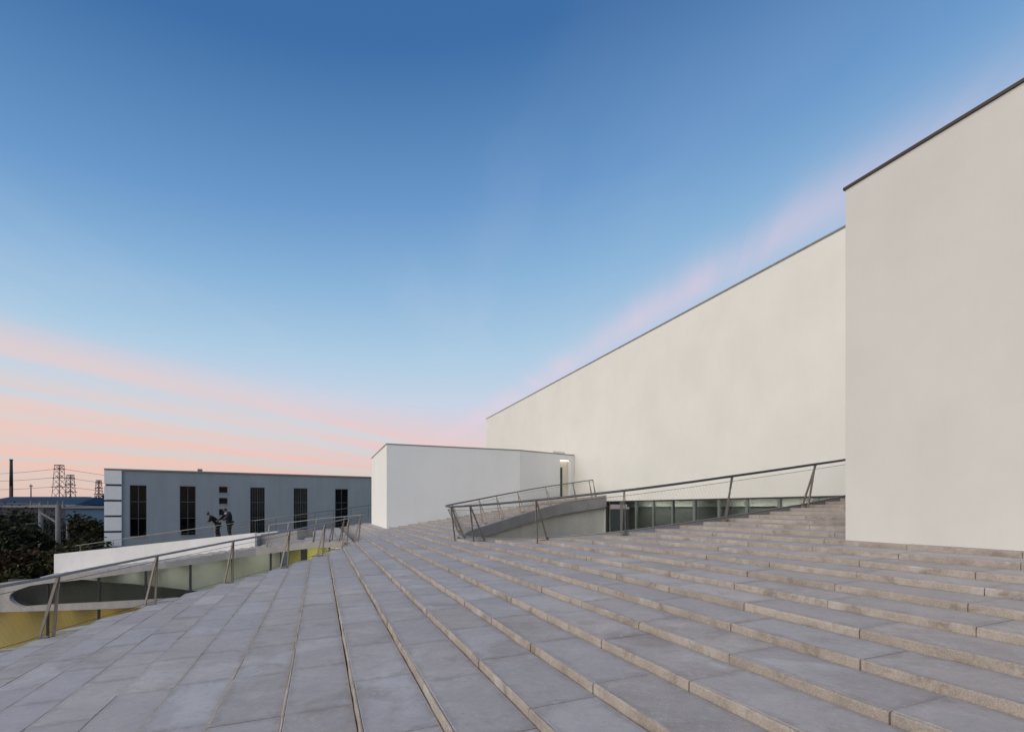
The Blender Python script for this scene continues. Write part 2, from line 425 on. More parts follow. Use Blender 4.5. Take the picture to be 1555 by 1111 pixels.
def slab_shape(mb, s0, s1, ca, cb, da, db, z, th=.05):
    b = .006
    lo = [(s0+.022, ca+G), (s1-.010, cb+G), (s1-.010, db-G), (s0+.022, da-G)]
    inn = [(s0+.022+b, ca+G+b), (s1-.010-b, cb+G+b), (s1-.010-b, db-G-b), (s0+.022+b, da-G-b)]
    i = len(mb.v); tilt = lambda a: z+(a-s0-.022)*.018           # laid to fall towards the nosing
    mb.v += [P(a, r_, z-th) for a, r_ in lo]+[P(a, r_, tilt(a)-b*.6) for a, r_ in lo]+[P(a, r_, tilt(a)) for a, r_ in inn]
    mb.uv = (mb.uv or [])+[(0, 0), (1, 0), (1, 1), (0, 1)]*3
    mb.f.append((i+8, i+9, i+10, i+11))
    for k in range(4):
        j = (k+1) % 4
        mb.f.append((i+k, i+j, i+4+j, i+4+k)); mb.f.append((i+4+k, i+4+j, i+8+j, i+8+k))
def riser_shape(mb, s0, ra, rb, z, rnd=random):
    """rough split-faced stone: the nosing wanders a few millimetres and is chipped here and there"""
    r0, r1 = ra+G, rb-G; zb = z-RI-.03; n = max(2, min(5, int((r1-r0)/.2))); i = len(mb.v)
    for k in range(n+1):
        r = r0+(r1-r0)*k/n; j = rnd.uniform(-.006, .005); h = rnd.uniform(-.007, .001)
        if rnd.random() < .18: h -= .010; j += .008
        mb.v += [P(s0+.020, r, zb), P(s0+j+rnd.uniform(-.003, .003), r, zb), P(s0+j, r, z-.010+h), P(s0+.009+j, r, z+h*.5), P(s0+.020, r, z+h*.3)]
    for k in range(n):
        for q in range(5):
            q2 = (q+1) % 5; mb.f.append((i+k*5+q, i+k*5+q2, i+k*5+5+q2, i+k*5+5+q))
    mb.f.append(tuple(i+q for q in range(4, -1, -1))); mb.f.append(tuple(i+n*5+q for q in range(5)))
def seen(s, r, z):
    v = P(s, r, z)
    if v.y < .6: return 0
    x, y = proj(v)
    if not (-120 < x < 1675 and y < 1240): return 0
    return 1.0/(v.length**2)
def in_order(L, key):
    idx = sorted(range(len(L)), key=lambda i: -key(L[i]))
    top = [i for i in idx if key(L[i]) > 0][:300]
    return [L[i] for i in top], [L[i] for i in range(len(L)) if i not in set(top)]
near, rest = in_order(slabs, lambda q: seen((q[0]+q[1])/2, (q[2]+q[4])/2, q[6]))
mb = MB(); slab_shape(mb, 0, TR, 0, 0, 1.2, 1.2, 0)
proto = mb.build('tread_slab', M['granite'], steps); pm = proto.data; used = False
proto_r = None
def place(me, name, s, r, z, first):
    o = first if first is not None else bpy.data.objects.new(name, me)
    if first is None: COL.objects.link(o)
    o.parent = steps
    o.location = P(s, r, z+random.uniform(-.0022, .0022))
    o.rotation_euler = (random.uniform(-.0025, .0025), random.uniform(-.0025, .0025), 0)
    return o
first = proto
for q in near:
    if q[7]:
        place(pm, 'tread_slab', q[0], q[2], q[6], first); first = None
    else:
        mb = MB(); slab_shape(mb, *q[:7]); mb.build('tread_slab', M['granite'], steps)
mb = MB()
for q in rest: slab_shape(mb, *q[:6], q[6]+random.uniform(-.002, .002))
tag(mb.build('tread_paving', M['granite'], steps), kind='stuff')
near, rest = in_order(risers, lambda q: seen(q[0], (q[1]+q[2])/2, q[3]))
variants = []
for k in range(6):
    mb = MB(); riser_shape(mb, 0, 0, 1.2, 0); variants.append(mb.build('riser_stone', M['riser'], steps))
vmesh = [v.data for v in variants]
for q in near:
    if q[4]:
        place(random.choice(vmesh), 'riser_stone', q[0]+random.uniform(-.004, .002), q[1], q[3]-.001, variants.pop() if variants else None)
    else:
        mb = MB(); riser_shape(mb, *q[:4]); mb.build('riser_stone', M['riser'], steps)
mb = MB()
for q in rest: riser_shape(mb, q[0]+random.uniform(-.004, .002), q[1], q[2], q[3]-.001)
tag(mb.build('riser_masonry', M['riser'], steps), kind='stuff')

# edges of the openings: fascia beams on the far sides, walls below every side
def curve3(L, z): return [P(a, b, z(a, b) if callable(z) else z) for a, b in L]
def edge_beam(L, th, name, m, side=.18, top=-.01):
    o = offset(L, side)
    mb = MB(); zt = lambda s, r: zp(s)+top
    zb = (lambda s, r: zp(s)+top-th(s)) if callable(th) else (lambda s, r: zp(s)+top-th)
    mb.wall([P(*p, zb(*p)) for p in L], [P(*p, zt(*p)) for p in L],
            [P(*p2, zb(*p)) for p, p2 in zip(L, o)], [P(*p2, zt(*p)) for p, p2 in zip(L, o)])
    return mb.build(name, m, steps)
# left-to-right orientation: rf runs from the tip to the wall with the opening on its right, lf from the tip leftwards with it on its left
edge_beam(rf, lambda s: .40+.34*min(1, max(0, (s-5)/11)), 'fascia_beam', M['concrete_d'], .20, .02)
def curtain_wall(L, z0, z1, th, name, m, par):
    o = offset(L, th); mb = MB()
    mb.wall([P(*p, z0) for p in L], [P(*p, z1(*p)) for p in L], [P(*p, z0) for p in o], [P(*p, z1(p[0], p[1])) for p in o])
    return mb.build(name, m, par)
curtain_wall(offset(rf, -.10), -5.0, lambda s, r: zp(s)-.36, -.25, 'court_wall', M['beige'], steps)
rn2 = rn
curtain_wall(rn2, -5.0, lambda s, r: zp(s)-.14, -.25, 'court_wall', M['beige'], steps)
curtain_wall(ln, -9.0, lambda s, r: zp(s)-.14, .25, 'court_wall', M['beige'], steps)
mb = MB(); mb.poly([P(a, b, -4.6) for a, b in sc([(4, 8), (17.5, 8), (17.5, 29), (4, 29)])])
tag(mb.build('sunken_court', M['asphalt']), kind='structure')
# dark sloping trim along the near edge of the right opening
ot = [p for p in rn]; mb = MB()
mb.wall([P(*p, zp(p[0])-.13) for p in ot], [P(*p, zp(p[0])+.095) for p in ot],
        [P(*p, zp(p[0])-.13) for p in offset(ot, .05)], [P(*p, zp(p[0])+.095) for p in offset(ot, .05)])
mb.build('edge_trim', M['rail_grey'], steps)

# ------------------------------------------------------------------ glazed gallery round the left opening
gal = thing('glazed_gallery', 'curved glazed gallery with yellow lit rooms under the far edge of the left opening', 'gallery', P(-6, 31, -9))
def plan_at(px):                         # where the far edge of the left opening crosses a picture column, as plan position
    best = None
    for a, b in zip(lf, lf[1:]):
        pa, pb = P(*a, 0), P(*b, 0)
        xa, xb = CX+F*pa.x/pa.y, CX+F*pb.x/pb.y
        if (xa-px)*(xb-px) <= 0 and xa != xb:
            t = (px-xa)/(xb-xa); return (a[0]+(b[0]-a[0])*t, a[1]+(b[1]-a[1])*t)
    return lf[-1]
def lerp_tab(tab, x):
    if x <= tab[0][0]: return tab[0][1]
    for (a, ya), (b, yb) in zip(tab, tab[1:]):
        if x <= b: return ya+(yb-ya)*(x-a)/(b-a)
    return tab[-1][1]
TOPB = [(17.4, 906.7), (19, 902), (23, 898.5), (29.7, 895), (49.5, 888.5), (69, 885.5), (95, 883), (146.5, 876.8), (253, 862), (390, 842.5), (455, 834), (490, 830.5), (520, 831)]
SLBT = [(17.4, 906.7), (19, 910.5), (23.8, 914.6), (30, 918), (37.6, 920), (69, 917.6), (146.5, 914.0), (218, 910.2), (300, 905), (420, 897)]
SLBB = [(-90, 931), (0, 928.5), (146.5, 924.3), (208, 921.3), (300, 915.5), (420, 907)]
def gstrip(pxs, top, bot, name, m, th=.22, off=0.0):
    L = [plan_at(p) for p in pxs]
    if off: L = offset(L, off)
    back = offset(L, -th)
    mb = MB()
    Ys = [P(*l, 0).y for l in [plan_at(p) for p in pxs]]
    zt = [top(p, y, l) for p, y, l in zip(pxs, Ys, L)]; zb = [bot(p, y, l) for p, y, l in zip(pxs, Ys, L)]
    mb.wall([P(*l, z) for l, z in zip(L, zb)], [P(*l, z) for l, z in zip(L, zt)], [P(*l, z) for l, z in zip(back, zb)], [P(*l, z) for l, z in zip(back, zt)])
    return mb.build(name, m, gal)
pl_top = lambda p, y, l: zp(l[0])-.015
def tab(T): return lambda p, y, l: zpx(lerp_tab(T, p), y)
xs_full = [17.4, 18, 19, 21, 23.8, 29.7, 37.6, 49.5, 69, 95, 120, 146.5, 180, 218, 253, 300, 345, 390, 425, 455, 475, 490, 505, 518, 526]
back_orient = -1                          # offset(L, +d) of left-to-right columns lies on the viewer's side
xs_l = [-90, -60, -30, 0, 10, 17.4]
# solid part where ramp slab and floor slab run together, then the two bands
gstrip(xs_l+xs_full[1:], pl_top, lambda p, y, l: zpx(lerp_tab(SLBB if p < 17.45 else TOPB, p), y), 'fascia_beam', M['concrete'], .10, .11)
gstrip([x for x in xs_full if x <= 425], tab(SLBT), tab(SLBB), 'floor_slab', M['concrete'], .20, .11)
# glass, mullions
gx = [17, 69, 147, 219, 288, 352, 409, 459, 497]
for a, b in zip(gx, gx[1:]):
    sub = [a+(b-a)*k/4 for k in range(5)]
    gstrip(sub, lambda p, y, l: zp(l[0])-.2, lambda p, y, l: zpx(lerp_tab(SLBT, p), y)-.05, 'pane', M['glass'], .012, -.12)
for a, b in zip([-80, -5]+gx[1:4], [-5, 69]+gx[2:5]):
    sub = [a+(b-a)*k/4 for k in range(5)]
    gstrip(sub, lambda p, y, l: zpx(lerp_tab(SLBB, p), y)+.05, lambda p, y, l: -9.0, 'pane', M['glass'], .012, -.12)
for x in gx[1:]:
    l = offset([plan_at(x-6), plan_at(x), plan_at(x+6)], -.11)[1]
    w = .05 if x != 459 else .16
    mb = MB(); mb.sbox(l[0]-w, l[0]+w, l[1]-.05, l[1]+.05, -9, zp(l[0])-.2); mb.build('mullion', M['frame_d'], gal)
# rooms behind the glass
gal_xs = [-90, -45, 0, 40, 80, 120, 160, 200, 250, 300, 350, 400]
DEEP = -2.4
gstrip(gal_xs, lambda p, y, l: zp(l[0])-.3, lambda p, y, l: zpx(lerp_tab(SLBB, p), y)-.1, 'back_wall', M['int_white'], .2, DEEP)
gstrip([404, 425, 445, 465, 485, 500, 512], lambda p, y, l: zp(l[0])-.3, lambda p, y, l: -9.0, 'yellow_wall', M['int_yellow'], .15, -1.7)
gstrip(gal_xs, lambda p, y, l: zpx(lerp_tab(SLBB, p), y)-.12, lambda p, y, l: -9.0, 'gold_wall', M['int_gold'], .2, -2.2)
gstrip(gal_xs, lambda p, y, l: zpx(lerp_tab(SLBB, p), y)+.12, lambda p, y, l: zpx(lerp_tab(SLBB, p), y)-.02, 'gallery_floor', M['concrete_d'], 2.2, -.18)
# dark upright panel behind the glass, its top sloping down to the right
WED = [(10, 882), (60, 882), (95, 882.5), (180, 890), (280, 900), (330, 905)]
gstrip([-12, 4, 20, 40, 60, 95, 130, 180, 230, 280, 320], tab(WED), lambda p, y, l: zpx(lerp_tab(SLBB, p), y)+.13, 'dark_wedge', M['wedge_dark'], .1, -.75)
for px, off, z, nm, w in ((440, -.9, -.30, 'lamp_yellow', .3), (472, -.9, -.30, 'lamp_yellow', .5), (488, -.8, -.30, 'lamp_yellow', .4)):
    l = offset([plan_at(px-8), plan_at(px), plan_at(px+8)], off)[1]
    mb = MB(); mb.sbox(l[0]-w, l[0]+w, l[1]-.25, l[1]+.25, zp(l[0])+z-.06, zp(l[0])+z); mb.build('ceiling_lamp', M[nm], gal)
for px in (60, 130, 205, 290, 370):
    l = offset([plan_at(px-8), plan_at(px), plan_at(px+8)], -1.5)[1]
    mb = MB(); mb.sbox(l[0]-.6, l[0]+.6, l[1]-.3, l[1]+.3, zp(l[0])-.36, zp(l[0])-.30); mb.build('ceiling_lamp', M['lamp_soft'], gal)
for px in (-40, 30, 95, 160, 215):
    l = offset([plan_at(px-8), plan_at(px), plan_at(px+8)], -1.2)[1]; y = P(*plan_at(px), 0).y
    z = zpx(lerp_tab(SLBB, px), y)-.005
    mb = MB(); mb.sbox(l[0]-.5, l[0]+.5, l[1]-.25, l[1]+.25, z-.06, z); mb.build('ceiling_lamp', M['lamp_gold'], gal)

# ------------------------------------------------------------------ the long white building with its tall block
wb = thing('white_building', 'tall white building with a nearer block on the right and windows along its foot', 'building', P(WALL_S, 5, -5))
R_END = 52.0*Q; ZB = .43; ZT = 10.05*Q
mb = MB(); mb.sbox(WALL_S, WALL_S+24, -8, R_END, ZB, ZT); wl = mb.build('long_wall', M['plaster'], wb)
mb = MB(); mb.sbox(WALL_S, WALL_S+.4, 27.4*Q+.06, R_END, -5, ZB-.002); mb.build('wall_base', M['plaster'], wb)
mb = MB(); mb.sbox(WALL_S-.03, WALL_S+24.03, -8.03, R_END+.03, ZT+.002, ZT+.065); mb.build('coping', M['coping_grey'], wl)
ZTT = zpx(290, 8.16*Q)
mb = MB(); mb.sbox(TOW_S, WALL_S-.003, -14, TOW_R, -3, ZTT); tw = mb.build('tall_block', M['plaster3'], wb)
mb = MB(); mb.sbox(TOW_S-.025, WALL_S-.004, -14.02, TOW_R+.025, ZTT+.002, ZTT+.042); mb.build('coping', M['coping'], tw)
mb = MB(); mb.sbox(WALL_S+.02, WALL_S+.25, 5, 27.4*Q, ZB-.06, ZB-.002); mb.build('window_head', M['frame_d'], wb)
mr = [27.4*Q-.05, 25.75*Q]+[Q*(24.2-1.62*k) for k in range(0, 11)]
for k, r in enumerate(mr):
    w = .07 if k in (0, 5) else .045
    mb = MB(); mb.sbox(WALL_S+.04, WALL_S+.18, r-w, r+w, -4.6, ZB-.062); mb.build('mullion', M['frame_g'] if k not in (0,) else M['frame_d'], wb)
for a, b in zip(mr, mr[1:]):
    mb = MB(); mb.sbox(WALL_S+.10, WALL_S+.115, b+.046, a-.046, -4.6, ZB-.062); mb.build('pane', M['glass_d'], wb)
mb = MB(); mb.sbox(WALL_S+5, WALL_S+5.2, 4, 27.4*Q, -4.6, ZB-.01); mb.build('inner_wall', M['int_grey'], wb)
mb = MB(); mb.sbox(WALL_S+.26, WALL_S+5, 4, 27.4*Q, -4.8, -4.6); mb.build('inner_floor', M['int_grey'], wb)
mb = MB(); mb.sbox(WALL_S+1.6, WALL_S+1.75, 4, 27.4*Q, .07, ZB-.01); mb.build('ceiling_upstand', M['int_white'], wb)
mb = MB(); mb.sbox(WALL_S+1.76, WALL_S+1.85, 4, 27.4*Q, -4.6, .068); mb.build('inner_screen', M['curtain'], wb)
for r in (12.3, 14.8, 17.2, 22, 24.4):
    mb = MB(); mb.sbox(WALL_S+.7, WALL_S+1.0, r*Q-1.0, r*Q+1.0, ZB-.035, ZB-.008); mb.build('ceiling_lamp', M['lamp_green'], wb)

# ------------------------------------------------------------------ pavilion
pv = thing('white_pavilion', 'low white pavilion with a kinked front and a door at the top of the steps', 'pavilion', P(PAV_S, PAV_R, -2))
PZ = zpx(674.5, 29.5*Q)
S1P = 12.55*Q
R2 = 31.6*Q
FAR_R = PAV_R+9.3*Q
foot = [(PAV_S, PAV_R), (S1P, PAV_R), (WALL_S-.01, R2), (WALL_S-.01, FAR_R), (PAV_S, FAR_R)]
# front face carries a door opening: build the kinked wall in pieces around it
dd = Vector((WALL_S-.01-S1P, R2-PAV_R)); dl = dd.length; dd /= dl
def kp(t, dep=0.0): return (S1P+dd.x*t-dd.y*dep, PAV_R+dd.y*t+dd.x*dep)
def t_of(px):
    lo, hi = 0.0, dl
    for _ in range(40):
        m_ = (lo+hi)/2; v = P(*kp(m_), 0)
        if CX+F*v.x/v.y < px: lo = m_
        else: hi = m_
    return lo
td0, td1 = t_of(850.5), t_of(866.5)
vd = P(*kp(td0), 0); zd0 = zpx(753.5, vd.y); zd1 = zpx(697.5, vd.y)
def prism_sr(mb, pts, z0, z1): mb.prism([P(a, b, z0) for a, b in pts], [P(a, b, z1) for a, b in pts])
mb = MB(); prism_sr(mb, [(PAV_S, PAV_R), (S1P, PAV_R), (S1P, FAR_R), (PAV_S, FAR_R)], -3, PZ); w1 = mb.build('front_wall', M['plaster2'], pv)
mb = MB()
prism_sr(mb, [kp(.003), kp(td0), kp(td0, .35), kp(.003, .35)], -3, PZ)
prism_sr(mb, [kp(td1), kp(dl), kp(dl, .35), kp(td1, .35)], -3, PZ)
prism_sr(mb, [kp(td0+.001), kp(td1-.001), kp(td1-.001, .35), kp(td0+.001, .35)], zd1, PZ)
prism_sr(mb, [kp(td0+.001), kp(td1-.001), kp(td1-.001, .35), kp(td0+.001, .35)], -3, zd0)
mb.build('side_wall', M['plaster2'], pv)
mb = MB(); prism_sr(mb, [kp(.003, .36), kp(dl, .36), (WALL_S-.01, FAR_R), (S1P+.003, FAR_R)], PZ-.22, PZ-.02); mb.build('roof', M['plaster2'], pv)
e_ = .03
mb = MB(); prism_sr(mb, [(PAV_S-e_, PAV_R-e_), (S1P, PAV_R-e_), kp(dl-.02, -e_), (WALL_S-.012, FAR_R), (PAV_S-e_, FAR_R+e_)], PZ+.002, PZ+.055); mb.build('coping', M['coping_grey'], pv)
tm = td0+(td1-td0)*.50
mb = MB(); prism_sr(mb, [kp(td0+.02, .30), kp(tm, .30), kp(tm, .36), kp(td0+.02, .36)], zd0, zd1-.5)
dr = mb.build('door', M['door_d'], pv)
mb = MB(); mb.tube([P(*kp(tm-.12, .26), zd0+.95), P(*kp(tm-.12, .26), zd0+1.25)], .015, 6); mb.build('handle', M['steel'], dr)
mb = MB(); prism_sr(mb, [kp(td0-.5, .9), kp(td1+1.0, .9), kp(td1+1.0, 1.0), kp(td0-.5, 1.0)], zd0-.5, zd1+.3)
prism_sr(mb, [kp(tm, .30), kp(td1-.01, .30), kp(td1-.01, .34), kp(tm, .34)], zd0, zd1-.003); mb.build('door_reveal', M['cream'], pv)
mb = MB(); prism_sr(mb, [kp(td0+.02, .29), kp(tm, .29), kp(tm, .33), kp(td0+.02, .33)], zd1-.48, zd1-.02); mb.build('transom_panel', M['cream'], pv)
mb = MB(); prism_sr(mb, [kp(td0+.1, .10), kp(td1-.1, .10), kp(td1-.1, .22), kp(td0+.1, .22)], zd1-.06, zd1-.004); mb.build('door_lamp', M['lamp_door'], pv)
# little canopy blade above the door
mb = MB(); prism_sr(mb, [kp(td0-.45, .2), kp(td1-.35, .2), kp(td1-.35, .8), kp(td0-.45, .8)], PZ+.08, PZ+.22); mb.build('roof_upstand', M['plaster2'], pv)

# ------------------------------------------------------------------ white access ramp behind the left opening
rp = thing('access_ramp', 'low white walled access ramp climbing to the right behind the left opening', 'ramp', P(-8, 34, -6))
RA = at(82, 841, 30.3*Q); RB = at(387, 808.5, 29.6*Q)
rd = Vector((RB.x-RA.x, RB.y-RA.y, 0)); rl = rd.length; rd /= rl; ro = Vector((-rd.y, rd.x, 0))
def rpnt(t, o, z=0): return Vector((RA.x, RA.y, 0))+rd*t+ro*o+Vector((0, 0, z))
def rz(t): return RA.z+(RB.z-RA.z)*t/rl
def rampbox(mb, t0, t1, o0, o1, z0, top):
    c = [(t0, o0), (t1, o0), (t1, o1), (t0, o1)]
    def low(a, b):
        v = rpnt(a, b); return min(zp(SR(v.x, v.y)[0])-.12, rz(a)+top-.3)
    mb.prism([rpnt(a, b, low(a, b)) for a, b in c], [rpnt(a, b, rz(a)+top) for a, b in c])
mb = MB(); rampbox(mb, 0, rl, 0, .22, -7, 0); mb.build('parapet', M['ramp_white'], rp)
mb = MB(); rampbox(mb, .003, rl, .225, 2.4, -7, -.22); mb.build('ramp_deck', M['concrete'], rp)
mb = MB(); rampbox(mb, 2.2, rl, 2.405, 2.6, -7, -.02); mb.build('rear_kerb', M['ramp_white'], rp)
# upper landing to the right of the ramp
mb = MB(); rampbox(mb, rl+.003, rl+2.2, .6, 2.6, -5, -.1); mb.build('landing', M['concrete'], rp)

# ------------------------------------------------------------------ railings
def railing(name_label, L, hgt, posts, lean, out_sign, mrail, mesh_h=.88, rad=.028, wire=.0016, feet=(0.0, .17), post_mat=None):
    mid = L[len(L)//2]
    t = thing('railing', name_label, 'railing', P(*mid, zp(mid[0])), 'railings round the openings in the steps')
    O = offset(L, out_sign*lean)            # top line, leaning out over the steps
    top = [P(o[0], o[1], zp(l[0])+hgt) for l, o in zip(L, O)]
    mb = MB(); mb.tube(top, rad, 10); mb.build('handrail', mrail, t, True)
    for s_, r_ in posts:
        best = None
        for k in range(len(L)-1):                    # nearest point on the edge line
            a = Vector(L[k]); ab = Vector(L[k+1])-a; w = max(0, min(1, (Vector((s_, r_))-a).dot(ab)/max(ab.length_squared, 1e-9)))
            dd_ = (a+ab*w-Vector((s_, r_))).length
            if best is None or dd_ < best[0]: best = (dd_, k, w)
        _, k, w = best; a = Vector(L[k]); b = Vector(L[k+1]); l = a+(b-a)*w
        tg = (b-a).normalized(); nr = Vector((tg.y, -tg.x))*out_sign
        tp = top[k]+(top[k+1]-top[k])*w-Vector((0, 0, rad*.6))
        mb = MB(); side = P(nr.x, nr.y, 0)
        for off, fn in ((-.05, feet[0]), (.07, feet[1])):
            fs = l+tg*off+nr*fn
            mb.bar(P(fs.x, fs.y, zp(fs.x)-.06), tp+P(tg.x, tg.y, 0)*(.012 if off > 0 else -.012), .023, .010, side)
        post = mb.build('post', post_mat or M['steel'], t)
        mb = MB(); fs = l+nr*(sum(feet)/2)
        mb.sbox(fs.x-.06, fs.x+.06, fs.y-.05, fs.y+.05, zp(fs.x)-.05, zp(fs.x)+.048); mb.build('foot_plate', post_mat or M['steel'], post)
    # wire netting between a lower and an upper cable
    lo = []; hi = []
    for l, o, tp in zip(L, O, top):
        base = P(l[0], l[1], zp(l[0])+.07); lo.append(base); hi.append(base+(tp-base)*mesh_h)
    dist = [0.0]
    for a, b in zip(lo, lo[1:]): dist.append(dist[-1]+(b-a).length)
    def q(L3, d):
        d = min(max(d, 0), dist[-1]); k = 0
        while k < len(dist)-2 and dist[k+1] < d: k += 1
        w = (d-dist[k])/max(dist[k+1]-dist[k], 1e-6); return L3[k]+(L3[k+1]-L3[k])*w
    mb = MB(); mb.tube(lo, .005, 4); mb.tube(hi, .005, 4)
    d = 0.0
    while d < dist[-1]:
        for sgn in (-1, 1):
            e = d+sgn*.55
            if 0 <= e <= dist[-1]:
                A, B = q(lo, d), q(hi, e); mb.tube([A, q([a+(b-a)*.5 for a, b in zip(lo, hi)], (d+e)/2), B], wire, 3, False)
        d += .075
    tag(mb.build('wire_netting', M['wire'], t), kind='stuff')
    return t
Lright = rn+rf[1:]
i_end = min(range(len(Lright)), key=lambda i: abs(proj(P(*Lright[i], zp(Lright[i][0])))[0]-906)+ (0 if i > len(rn) else 999))
Lr = Lright[:i_end+1]
pr_ = [on_stair(*p) for p in ((713, 816), (733, 821), (818, 824), (947, 812), (1095, 790), (1222, 771))]+[(13.2, 8.7), (15.3, 8.7)]
pr_ += [on_stair(*p) for p in ((722, 805), (743, 795), (769, 787), (796, 778), (824, 768), (853, 760.5), (880, 756), (905, 753))]
railing('dark netted railing round the tip of the right opening, below the tall white wall', Lr, 1.07, pr_, .46, -1, M['steel_d'], rad=.030, wire=.0010, feet=(-.02, .30))
Lleft = ln+lf[1:]
j0 = 2*8
j1 = max(i for i in range(len(ln), len(Lleft)) if proj(P(*Lleft[i], zp(Lleft[i][0])))[0] > 392)
Ll = Lleft[j0:j1+1]
pl_ = [on_stair(*p) for p in ((45, 974), (240, 919), (365, 884.5), (448, 860), (502, 842), (529, 829), (547, 822))]
pl_ += [(.95, 24.4), (.35, 25.6), (-.5, 27.3), (-2.0, 28.6), (-3.2, 29.2)]+[(-6.2, 9.8)]
railing('steel railing with slanted twin bar posts along the lower edge of the left opening', Ll, 1.17, pl_, .30, 1, M['rail_grey'], rad=.026, wire=.0005)

def simple_railing(label, pts, n_post, hgt, posts_m, rad=.02, wires=3):
    pts = [Vector(p) for p in pts]
    t = thing('railing', label, 'railing', pts[0]-Vector((0, 0, hgt)))
    mb = MB(); mb.tube(pts, rad, 8); mb.build('handrail', M['steel'], t, True)
    ln_ = [0.0]
    for a, b in zip(pts, pts[1:]): ln_.append(ln_[-1]+(b-a).length)
    for k in range(n_post):
        d = ln_[-1]*(k+.15)/(n_post-.7); d = min(d, ln_[-1])
        i = 0
        while i < len(ln_)-2 and ln_[i+1] < d: i += 1
        p = pts[i]+(pts[i+1]-pts[i])*((d-ln_[i])/(ln_[i+1]-ln_[i]))
        mb = MB(); mb.tube([p-Vector((0, 0, hgt)), p], .018, 6); mb.build('post', posts_m, t)
    for w in range(wires):
        mb = MB(); dz = Vector((0, 0, hgt*(w+1)/(wires+1))); mb.tube([p-dz for p in pts], .006, 5); mb.build('cable', M['wire'], t)
    return t
simple_railing('thin pale railing on the white ramp that the two people lean on',
    [rpnt(1.2, .12, rz(1.2)+.36), rpnt(5, .12, rz(5)+.50), rpnt(9, .12, rz(9)+.62), rpnt(rl-.1, .12, rz(rl)+.72)], 6, .72, M['steel'])
simple_railing('dark thin railing behind the upper landing in front of the grey building',
    [at(383, 790.5, 36.5), at(470, 779, 38.5), at(563, 766.5, 41)], 7, 1.15, M['steel_d'], .025)

# ------------------------------------------------------------------ blue-grey building with tall windows
A0 = at(161, 771, 44.4*Q); A1 = at(600, 771, 57.6*Q)
fd = Vector((A1.x-A0.x, A1.y-A0.y, 0)); fl = fd.length; fd /= fl; fo = Vector((-fd.y, fd.x, 0))
gb = thing('grey_building', 'long blue grey two storey building with white corner blocks and tall dark windows', 'building', Vector((A0.x, A0.y, -9)))
def fp(x, y, z): return Vector((A0.x, A0.y, 0))+fd*x+fo*y+Vector((0, 0, z))
def fx(px):
    xr = (px-CX)/F; return (xr*A0.y-A0.x)/(fd.x-xr*fd.y)
def fY(px): return A0.y+fd.y*fx(px)
GZ = zpx(714.0, fY(185))
wins = [(197, 222.5, 736, 813.5), (273, 297, 737, 813), (380, 402, 740, 811), (446, 467, 741, 806.5), (509, 528.5, 742, 797)]
smalls = [(332.5, 345.5, 738.5, 748), (332.5, 345.5, 755.5, 765), (332.5, 345.5, 772.5, 782)]
WZT = zpx(736.5, fY(210)); WZB = zpx(814, fY(210))
holes = []
for a, b, c, d in wins: holes.append((fx(a), fx(b), WZB, WZT))
sx0, sx1 = fx(332.5), fx(345.5)
for a, b, c, d in smalls: holes.append((sx0, sx1, zpx(d, fY(339)), zpx(c, fY(339))))
xs = sorted({0.0, fl}|{h[0] for h in holes}|{h[1] for h in holes}); zs = sorted({-9.0, GZ}|{h[2] for h in holes}|{h[3] for h in holes})
mb = MB()
for xa, xb in zip(xs, xs[1:]):
    run = None
    for za, zb in zip(zs, zs[1:]):
        hole = any(h[0]-1e-4 < (xa+xb)/2 < h[1]+1e-4 and h[2] < (za+zb)/2 < h[3] for h in holes)
        if hole: continue
        mb.box(xa, xb, 0, .35, za, zb, fp)
mb.build('front_wall', M['blue_wall'], gb)
mb = MB(); mb.box(.01, fl-.01, .351, 12, -9, GZ-.05, fp)
